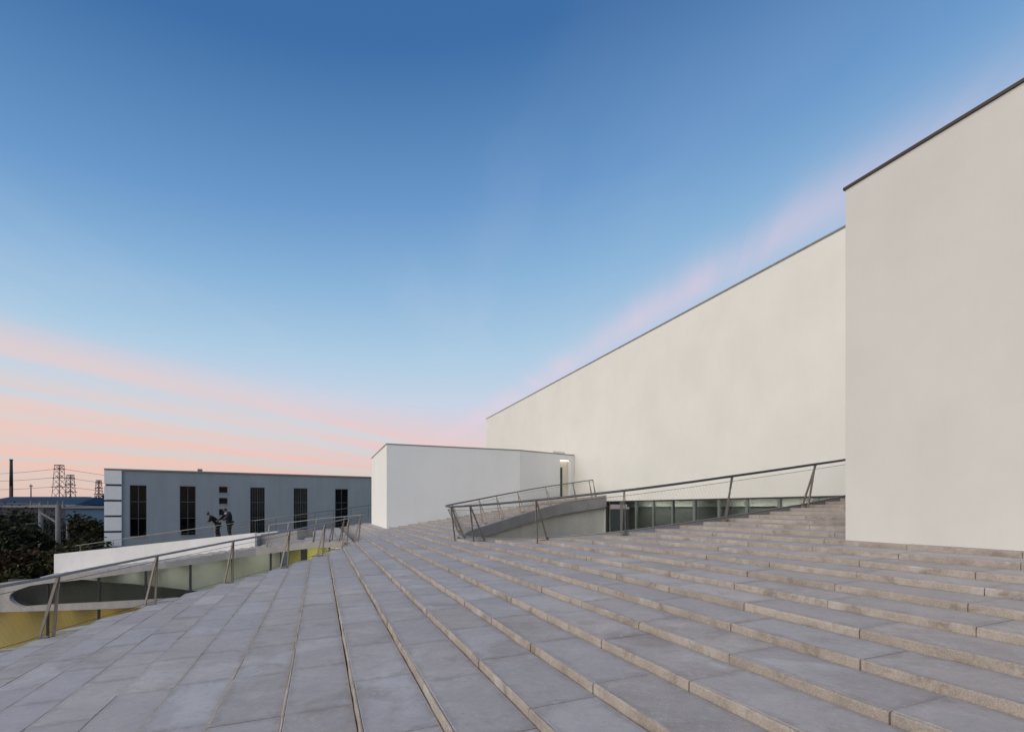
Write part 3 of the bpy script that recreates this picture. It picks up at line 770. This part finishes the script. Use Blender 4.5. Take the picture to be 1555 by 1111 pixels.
# room behind each opening stays hollow: the block begins behind a shallow dark recess
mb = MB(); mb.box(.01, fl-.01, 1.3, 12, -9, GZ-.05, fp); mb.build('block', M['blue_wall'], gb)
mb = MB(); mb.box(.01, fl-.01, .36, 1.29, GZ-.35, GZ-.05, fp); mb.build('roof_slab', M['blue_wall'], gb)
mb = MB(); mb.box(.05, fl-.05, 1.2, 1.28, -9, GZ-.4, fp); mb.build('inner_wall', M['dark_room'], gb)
mb = MB(); mb.box(-.05, .30, .36, 1.29, -9, GZ-.05, fp); mb.build('end_wall', M['blue_wall'], gb)
mb = MB(); mb.box(-.12, fl+.1, -.10, .5, GZ+.002, GZ+.14, fp); mb.build('roof_coping', M['coping_grey'], gb)
for k, h in enumerate(holes):
    x0, x1, z0, z1 = h
    mb = MB(); y0, y1 = .10, .17; w = .055
    mb.box(x0, x0+w, y0, y1, z0, z1, fp); mb.box(x1-w, x1, y0, y1, z0, z1, fp)
    mb.box(x0+w, x1-w, y0, y1, z1-w, z1, fp); mb.box(x0+w, x1-w, y0, y1, z0, z0+w, fp)
    wn = mb.build('window', M['frame_d'], gb)
    if k < 5:
        mb = MB(); mb.box((x0+x1)/2-.02, (x0+x1)/2+.02, y0+.01, y1-.01, z0+w, z1-w, fp); mb.build('mullion', M['frame_m'], wn)
        for fz in (.35, .68):
            zc = z0+(z1-z0)*fz
            for xa, xb in ((x0+w, (x0+x1)/2-.031), ((x0+x1)/2+.031, x1-w)):
                mb = MB(); mb.box(xa, xb, y0+.012, y1-.012, zc-.025, zc+.025, fp); mb.build('transom', M['frame_m'], wn)
    if k in (2, 3):
        mb = MB(); mb.box(x0, x1, .42, .46, z0, z1, fp); mb.build('curtain', M['curtain'], wn)
        for q_ in range(1, 6):
            xx = x0+(x1-x0)*q_/6
            mb = MB(); mb.box(xx-.012, xx+.012, y0+.02, y1-.02, z0+w, z1-w, fp); mb.build('glazing_bar', M['frame_m'], wn)
    mb = MB(); mb.box(x0+w, x1-w, .13, .138, z0+w, z1-w, fp); mb.build('pane', M['glass_w'], wn)
    mb = MB(); mb.box(x0-.03, x1+.03, -.05, .099, z0-.09, z0-.003, fp); mb.build('sill', M['blue_wall'], wn)
qw = fx(185)
mb = MB(); mb.box(-.03, qw-.04, -.06, -.002, -9, GZ-.04, fp); mb.build('corner_pier', M['chimney'], gb)
hb = .93*23.6/F*fY(170)/.93
z = GZ-.03; gap = .17
while z > -8.5:
    mb = MB(); mb.box(-.10, qw, -.14, -.002, z-hb+gap, z, fp); mb.box(-.10, -.003, -.001, 1.2, z-hb+gap, z, fp); mb.build('corner_block', M['quoin'], gb)
    z -= hb
mb = MB(); mb.box(fx(299), fx(306), .8, 1.5, GZ+.15, GZ+.42, fp); mb.build('roof_vent', M['coping_grey'], gb)

# ------------------------------------------------------------------ people
def skin_obj(name, pts, edges, m, parent, root=0, sub=2, org=Vector((0, 0, 0))):
    me = bpy.data.meshes.new(name)
    me.from_pydata([p[:3] for p in pts], edges, []); me.materials.append(m)
    o = bpy.data.objects.new(name, me); COL.objects.link(o); o.parent = parent
    md = o.modifiers.new('skin', 'SKIN'); md.use_smooth_shade = True
    if not me.skin_vertices: 
        pass
    sv = me.skin_vertices[0].data
    for i, p in enumerate(pts):
        r = p[3]; ry = p[4] if len(p) > 4 else r
        sv[i].radius = (r, ry); sv[i].use_root = (i == root)
    s_ = o.modifiers.new('subdivision', 'SUBSURF'); s_.levels = sub; s_.render_levels = sub
    return o
def person(label, loc, rz_, scale, bend, armdir, head_turn, jacket, scarf=None):
    """standing figure leaning on a rail; local +y is the way it faces"""
    t = thing('person', label, 'person', loc, 'people leaning on the ramp railing')
    t.rotation_euler = (0, 0, rz_); t.scale = (scale,)*3
    sb, cb = math.sin(bend), math.cos(bend)
    pel = Vector((0, -.12, .93))
    def up(h, x=0, f=0): return pel+Vector((x, sb*h+cb*f, cb*h-sb*f))
    chest, neck = up(.36), up(.52)
    head = neck+Vector((math.sin(head_turn)*.05, .095, .09)); crown = head+Vector((math.sin(head_turn)*.05, .075, .085))
    hips = [pel+Vector((s*.09, 0, -.05)) for s in (-1, 1)]
    knee = [Vector((-.11, -.06, .49)), Vector((.12, -.12, .48))]
    ank = [Vector((-.12, -.10, .09)), Vector((.14, -.22, .09))]
    toe = [Vector((-.13, .06, .03)), Vector((.16, -.06, .03))]
    sho = [up(.47, s*.19) for s in (-1, 1)]
    wri = [Vector((armdir-.20, .36, 1.03)), Vector((armdir+.18, .36, 1.04))]
    elb = [(sho[i]+wri[i])/2+Vector(((-1, 1)[i]*.10, -.02, -.10)) for i in (0, 1)]
    V = []; E = []
    def add(p, r, ry=None, link=None):
        V.append((p.x, p.y, p.z, r, ry or r)); i = len(V)-1
        if link is not None: E.append((link, i))
        return i
    # one continuous body
    p0 = add(pel, .12, .10); a = add(up(.18), .115, .09, p0); b = add(chest, .14, .10, a); c = add(neck, .052, .055, b)
    h1 = add(head, .078, .09, c); h2 = add(crown, .07, .085, h1)
    add(head+Vector((math.sin(head_turn)*.11, .115, .01)), .014, .014, h1)            # nose
    for i in (0, 1):
        s_ = add(sho[i], .055, None, b); e_i = add(elb[i], .042, None, s_); w_i = add(wri[i], .028, None, e_i)
        pd = (wri[i]-elb[i]).normalized(); palm = add(wri[i]+pd*.07+Vector((0, .01, -.01)), .032, .016, w_i)
        for f_ in range(5):
            fo_ = (-.030, -.012, .006, .022, -.045)[f_]; L_ = (.075, .085, .08, .065, .05)[f_]
            st = wri[i]+pd*(.09 if f_ < 4 else .05)+Vector((fo_, .01, -.01))
            k1 = add(st+pd*L_*.5+Vector((0, .004, -.008)), .009, None, palm); add(st+pd*L_+Vector((0, .006, -.035)), .008, None, k1)
        hh = add(hips[i], .085, None, p0); kk = add(knee[i], .058, None, hh); aa = add(ank[i], .040, None, kk); add(toe[i], .035, .03, aa)
    skin_obj('body', V, E, M['skin'], t)
    V, E = [], []
    p0 = add(pel+Vector((0, 0, .0)), .185, .16); a = add(up(.18), .175, .15, p0); b = add(chest, .20, .16, a); c = add(neck-Vector((0, .01, .02)), .085, .08, b)
    for i in (0, 1):
        s_ = add(sho[i], .09, None, b); e_i = add(elb[i], .075, None, s_); add(wri[i]-(wri[i]-elb[i]).normalized()*.02, .046, None, e_i)
    skin_obj('jacket', V, E, jacket, t)
    V, E = [], []
    p0 = add(pel-Vector((0, 0, .02)), .145, .12)
    for i in (0, 1):
        hh = add(hips[i], .105, None, p0); kk = add(knee[i], .075, None, hh); add(ank[i]+Vector((0, 0, .03)), .062, None, kk)
    skin_obj('trousers', V, E, M['trouser'], t)
    for i in (0, 1):
        V, E = [], []
        k0 = add(ank[i]-Vector((0, .03, .03)), .05, .05); add(toe[i]+Vector((0, .02, .01)), .046, .036, k0)
        skin_obj('shoe', V, E, M['shoe'], t)
    V, E = [], []
    k0 = add(crown+Vector((0, .01, .005)), .092, .115); add(head+Vector((-math.sin(head_turn)*.05, -.05, .02)), .09, .09, k0)
    skin_obj('hair', V, E, M['hair'], t)
    if scarf:
        V, E = [], []
        k0 = add(neck+Vector((0, .03, 0)), .095, .085); add(neck+Vector((-.03, .12, -.12)), .085, .06, k0)
        skin_obj('scarf', V, E, scarf, t)
    return t
def ramp_t(px):
    lo, hi = 0, rl
    for _ in range(40):
        m_ = (lo+hi)/2; v = rpnt(m_, .75)
        if CX+F*v.x/v.y < px: lo = m_
        else: hi = m_
    return lo
face = math.atan2(-ro.y, -ro.x)-math.pi/2
for px, lab, rot, s_, bend, ad, ht, jk, sc_ in (
    (329.5, 'person in black bent low over the ramp railing', -1.0, 1.03, .75, .0, .1, M['black_cloth'], None),
    (347.5, 'taller person in a navy jacket and pale scarf beside the ramp railing', -.55, 1.04, .25, .0, .2, M['navy_cloth'], M['scarf'])):
    tt = ramp_t(px); person(lab, rpnt(tt, .62, rz(tt)-.22), face+rot, s_*1.08, bend, ad, ht, jk, sc_)

# ------------------------------------------------------------------ trees
def tree(label, loc, hgt, wid, leaf, seed, nclump=16, nleaf=130, lsize=.22, name='broadleaf_tree'):
    rnd = random.Random(seed)
    t = thing(name, label, 'tree', loc, 'trees beyond the ramp')
    L = Vector(loc); mb = MB()
    fork = L+Vector((rnd.uniform(-.2, .2), rnd.uniform(-.2, .2), hgt*.38))
    mb.tube([L-Vector((0, 0, .2)), L+(fork-L)*.5+Vector((rnd.uniform(-.1, .1), 0, 0)), fork], [hgt*.022, hgt*.017, hgt*.013], 8)
    cl = []
    for k in range(nclump):
        th = rnd.uniform(0, 6.283); ph = rnd.uniform(-.55, 1.0); rr = rnd.uniform(.45, 1.0)
        cz = hgt*(.66+.30*ph*rnd.uniform(.7, 1.0)); w = wid*.5*math.sqrt(max(.12, 1-(ph*.85)**2))*rr
        c = L+Vector((math.cos(th)*w, math.sin(th)*w, cz)); cl.append(c)
        mid = fork+(c-fork)*.5+Vector((0, 0, hgt*.03))
        mb.tube([fork, mid, c], [hgt*.009, hgt*.006, hgt*.002], 5, False)
    mb.build('trunk', M['bark'], t)
    lb = MB()
    for c in cl:
        R = wid*rnd.uniform(.12, .24)
        for _ in range(nleaf):
            v = Vector((rnd.gauss(0, 1), rnd.gauss(0, 1), rnd.gauss(0, .8))).normalized()*R*rnd.uniform(.35, 1.15)
            p = c+v; a = Vector((rnd.uniform(-1, 1), rnd.uniform(-1, 1), rnd.uniform(-.6, .6))).normalized(); b = a.cross(Vector((rnd.uniform(-1, 1), rnd.uniform(-1, 1), rnd.uniform(-1, 1)))).normalized()
            s_ = lsize*rnd.uniform(.6, 1.3)
            lb.poly([p-a*s_, p+b*s_*.5, p+a*s_, p-b*s_*.5])
    lb.build('crown', leaf, t)
    return t
def ground_tree(px, topy, Y, wid, label, leaf, seed, **kw):
    zt = zpx(topy, Y); p = at(px, topy, Y); tree(label, (p.x, p.y, -9), zt+9, wid, leaf, seed, **kw)
ground_tree(2, 774, 46, 6.5, 'dark green tree at the left edge below the long blue roof', M['leaf_green'], 1)
ground_tree(14, 798, 40, 5.0, 'dark tree left of the twin power poles', M['leaf_green'], 2)
ground_tree(76, 834, 37, 4.6, 'rust tinged olive bushy tree in front of the twin power poles', M['leaf_olive'], 3)
ground_tree(20, 836, 36, 4.5, 'low rusty leaved tree at the far left above the gallery roof', M['leaf_rust'], 4)
ground_tree(130, 780, 50, 4.4, 'olive green tree between the single pole and the grey building', M['leaf_olive'], 5)
ground_tree(150, 800, 52, 5.5, 'dark green tree tucked against the corner of the grey building', M['leaf_green'], 6)
ground_tree(60, 784, 66, 9.0, 'tall dark tree behind the twin power poles', M['leaf_green'], 7)
ground_tree(104, 790, 72, 8.0, 'broad dark tree below the lower blue shed', M['leaf_green'], 8)
ground_tree(-30, 775, 52, 9.0, 'dark tree just outside the left edge of the view', M['leaf_green'], 9)
ground_tree(10, 776, 72, 11.0, 'broad dark tree behind the tree at the left edge', M['leaf_green'], 10)
ground_tree(62, 846, 34, 4.0, 'low bushy olive tree beside the end of the white ramp', M['leaf_olive'], 11)
ground_tree(118, 822, 41, 5.5, 'small dark tree just behind the white ramp parapet', M['leaf_green'], 12)
ground_tree(126, 752.5, 190, 5.0, 'tiny dark round tree on the skyline between the pylons', M['leaf_green'], 13, nclump=9, nleaf=60, lsize=.5)
ground_tree(156, 750, 190, 4.5, 'dark skyline tree beside the grey building roof', M['leaf_green'], 14, nclump=9, nleaf=60, lsize=.5)
ground_tree(140, 757, 200, 9.0, 'wide low skyline tree left of the orange building', M['leaf_rust'], 15, nclump=9, nleaf=60, lsize=.5)
ub = MB(); rnd = random.Random(5)
for _ in range(26000):
    Y = rnd.uniform(34, 78); X = Y*(rnd.uniform(-1.25, -.74) if rnd.random() < .6 else rnd.uniform(-2.3, -1.25))
    p = Vector((X, Y, -9+rnd.random()**1.5*4.2)); a = Vector((rnd.uniform(-1, 1), rnd.uniform(-1, 1), rnd.uniform(-1, 1))).normalized(); b = a.cross(Vector((rnd.uniform(-1, 1), rnd.uniform(-1, 1), .3))).normalized()
    s_ = rnd.uniform(.15, .4); ub.poly([p-a*s_, p+b*s_*.5, p+a*s_, p-b*s_*.5])
tag(ub.build('undergrowth', M['leaf_green']), 'dark undergrowth below the trees behind the ramp', 'undergrowth', kind='stuff')

# ------------------------------------------------------------------ background: sheds, poles, chimney, pylons
def shed(label, px0, px1, Y0, Y1, y_eave, y_ridge, roofm, wallm, depth, hip=0.0, nrib=0):
    a = at(px0, HY, Y0); b = at(px1, HY, Y1); d = Vector((b.x-a.x, b.y-a.y, 0)); Ln = d.length; d /= Ln; o = Vector((-d.y, d.x, 0))
    ze = zpx(y_eave, (Y0+Y1)/2); zr = zpx(y_ridge, (Y0+Y1)/2)
    t = thing('shed', label, 'shed', Vector((a.x, a.y, -9)))
    def fr(x, y, z): return Vector((a.x, a.y, 0))+d*x+o*y+Vector((0, 0, z))
    mb = MB(); mb.box(0, Ln, .3, depth-.3, -9, ze, fr); mb.build('wall', wallm, t)
    mb = MB()
    mb.prism([fr(-.5, -.2, ze), fr(Ln+.5, -.2, ze), fr(Ln+.5, depth+.2, ze), fr(-.5, depth+.2, ze)],
             [fr(-.5+hip, depth*.45, zr), fr(Ln+.5-hip, depth*.45, zr), fr(Ln+.5-hip, depth*.55, zr), fr(-.5+hip, depth*.55, zr)])
    rf_ = mb.build('roof', roofm, t)
    mb = MB(); mb.box(-.5, Ln+.5, -.25, -.205, ze-.25, ze+.05, fr); mb.build('gutter', M['grey_wall'], rf_)
    return t
shed('long low shed with dark blue walls and a pale blue roof', -40, 75, 150, 150, 764, 752.5, M['shed_roof2'], M['shed_wall'], 26)
shed('blue roofed shed with a hipped end right of the long shed', 52, 113, 132, 132, 766, 753.5, M['shed_roof'], M['shed_wall'], 22, 3.0)
shed('blue walled shed beside the corner of the grey building', 98, 190, 108, 108, 770, 768, M['grey_wall'], M['shed_wall2'], 12)
shed('dull grey flat shed below the long blue shed', -30, 100, 120, 120, 769, 766.5, M['grey_wall'], M['shed_wall'], 10)
ob = thing('brick_building', 'small orange brick building with a white arched gable beside the grey building', 'building', at(150, HY, 170)-Vector((0, 0, 9)))
c0 = at(141, HY, 170); c1 = at(163, HY, 170)
mb = MB(); mb.box(c0.x, c1.x, 170, 178, -9, zpx(761, 170)); mb.build('wall', M['orange'], ob)
mb = MB(); mb.box(c0.x-.2, c1.x+.2, 169.8, 178.2, zpx(761, 170)+.002, zpx(760, 170)); mb.build('roof', M['orange'], ob)
ga = at(149.5, 769, 169.2); mb = MB()
arc = [ga+Vector((math.cos(th)*1.3, 0, math.sin(th)*1.5)) for th in [math.pi*k/10 for k in range(11)]]
mb.tube(arc, .26, 6); mb.build('gable_arch', M['quoin'], ob)

def pole_thing():
    t = thing('utility_frame', 'twin grey power poles joined by a crossarm and diagonal braces among the trees', 'power poles', Vector((at(75, HY, 46).x, 46, -9)))
    for px, ty in ((62, 764), (88, 766)):
        p = at(px, ty, 46 if px == 62 else 44); mb = MB(); mb.tube([Vector((p.x, p.y, -9.2)), p], [.22, .17], 10); mb.build('pole', M['pole'], t, True)
    a, b = at(44, 768, 46), at(98, 768.5, 44); mb = MB(); mb.bar(a, b, .09, .09, Vector((0, 0, 1))); ca = mb.build('crossarm', M['pole'], t)
    for px in (47, 62, 74, 88, 96):
        p = a+(b-a)*((px-44)/54); mb = MB(); mb.tube([p+Vector((0, 0, .08)), p+Vector((0, 0, .5))], [.08, .05], 6); mb.build('insulator', M['pole'], ca)
    for q0, q1 in (((62, 778), (88, 794)), ((62, 794), (40, 795))):
        mb = MB(); mb.bar(at(*q0, 45.6), at(*q1, 44.4), .06, .05, Vector((0, 0, 1))); mb.build('brace', M['pole'], t)
pole_thing()
t = thing('power_pole', 'short slim grey pole right of the twin power poles', 'power pole', Vector((at(103, HY, 50).x, 50, -9)))
p = at(103, 794, 50); mb = MB(); mb.tube([Vector((p.x, p.y, -9.2)), p], [.18, .13], 8); mb.build('pole', M['pole'], t, True)
mb = MB(); mb.tube([p+Vector((-.25, 0, -.2)), p+Vector((.25, 0, -.2))], .05, 6); mb.build('bracket', M['pole'], t)

t = thing('chimney', 'tall thin dark factory chimney at the far left', 'chimney', Vector((at(17, HY, 300).x, 300, -9)))
p = at(17, 697, 300); mb = MB()
mb.tube([Vector((p.x, 300, -9)), Vector((p.x, 300, p.z*.45))], [1.05, .92], 12); mb.build('shaft', M['chimney_red'], t, True)
mb = MB(); mb.tube([Vector((p.x, 300, p.z*.45+.02)), p], [.92, .72], 12); mb.build('stack', M['chimney'], t, True)
mb = MB(); mb.tube([p-Vector((0, 0, .6)), p-Vector((0, 0, .1))], .95, 12); mb.build('rim', M['chimney'], t)
t = thing('mast', 'slim grey radio mast right of the chimney', 'mast', Vector((at(47, HY, 350).x, 350, -9)))
p = at(47, 735, 350); mb = MB(); mb.tube([Vector((p.x, 350, -9)), p], [.55, .3], 6); mb.build('pole', M['lattice'], t)
mb = MB(); mb.box(p.x-.9, p.x+.9, 349.5, 350.5, p.z-1.6, p.z-.9); mb.build('platform', M['lattice'], t)

def pylon(label, px, topy, Y, wbase):
    p = at(px, topy, Y); z0 = -9; Hh = p.z-z0
    t = thing('pylon', label, 'pylon', Vector((p.x, Y, z0)), 'pylons on the horizon')
    hw = lambda f: wbase*(.48+.52*(1-f)**1.15)*.5           # half width up the tower
    zz = lambda f: z0+Hh*f
    lv = [0, .22, .40, .54, .66, .76, .85, .93, 1.0]
    rr = Y*.00095
    for sx, sy in ((-1, -1), (1, -1), (1, 1), (-1, 1)):
        mb = MB(); mb.tube([Vector((p.x+sx*hw(f), Y+sy*hw(f), zz(f))) for f in lv], rr*.62, 4); mb.build('leg', M['lattice'], t)
    mb = MB()
    for f0, f1 in zip(lv, lv[1:]):
        for ax in (0, 1):
            for sd_ in (-1, 1):
                for s in (-1, 1):
                    a = (s*hw(f0), sd_*hw(f0)); b = (-s*hw(f1), sd_*hw(f1))
                    if ax: a, b = a[::-1], b[::-1]
                    mb.tube([Vector((p.x+a[0], Y+a[1], zz(f0))), Vector((p.x+b[0], Y+b[1], zz(f1)))], rr*.36, 3, False)
    tag(mb.build('bracing', M['lattice_red'], t), kind='stuff')
    arms = []
    for f, w in ((.62, 1.0), (.78, .85), (.93, .68)):
        half = wbase*.80*w
        mb = MB()
        for dz in (0, Hh*.022): mb.bar(Vector((p.x-half*(1 if dz == 0 else .3), Y, zz(f)+dz)), Vector((p.x+half*(1 if dz == 0 else .3), Y, zz(f)+dz)), rr*.8, rr*.8, Vector((0, 0, 1)))
        mb.build('crossarm', M['lattice'], t); arms.append((half, zz(f)))
    mb = MB(); mb.box(p.x-hw(1)*1.2, p.x+hw(1)*1.2, Y-hw(1), Y+hw(1), zz(1)-rr, zz(1)+rr*.6); mb.build('top_frame', M['lattice'], t)
    return p, arms
pa = pylon('tallest lattice pylon on the skyline', 90, 706, 300, 6.4)
pb = pylon('middle lattice pylon just right of the tallest one', 107, 721, 380, 6.2)
pc = pylon('slender distant pylon beside the grey building corner', 150, 729, 520, 6.6)
rows = [(pa, pb)]
for k, (yl, yr) in enumerate(((719, 722.5), (728.8, 733.5), (741, 743.5))):
    half, zarm = pa[1][2-k]
    a = Vector((pa[0].x-half, 300, zarm)); b = at(-60, yl+1, 330); c = at(230, yr+5, 420); a2 = Vector((pa[0].x+half, 300, zarm))
    mb = MB()
    for p0, p1 in ((b, a), (a2, c)):
        mb.tube([p0+(p1-p0)*(i/14)-Vector((0, 0, 1.0*math.sin(math.pi*i/14))) for i in range(15)], .11, 4)
    tag(mb.build('power_line', M['lattice']), ('highest', 'middle', 'lowest')[k]+' power line strung across the tallest pylon', 'power line', 'power lines on the pylons')
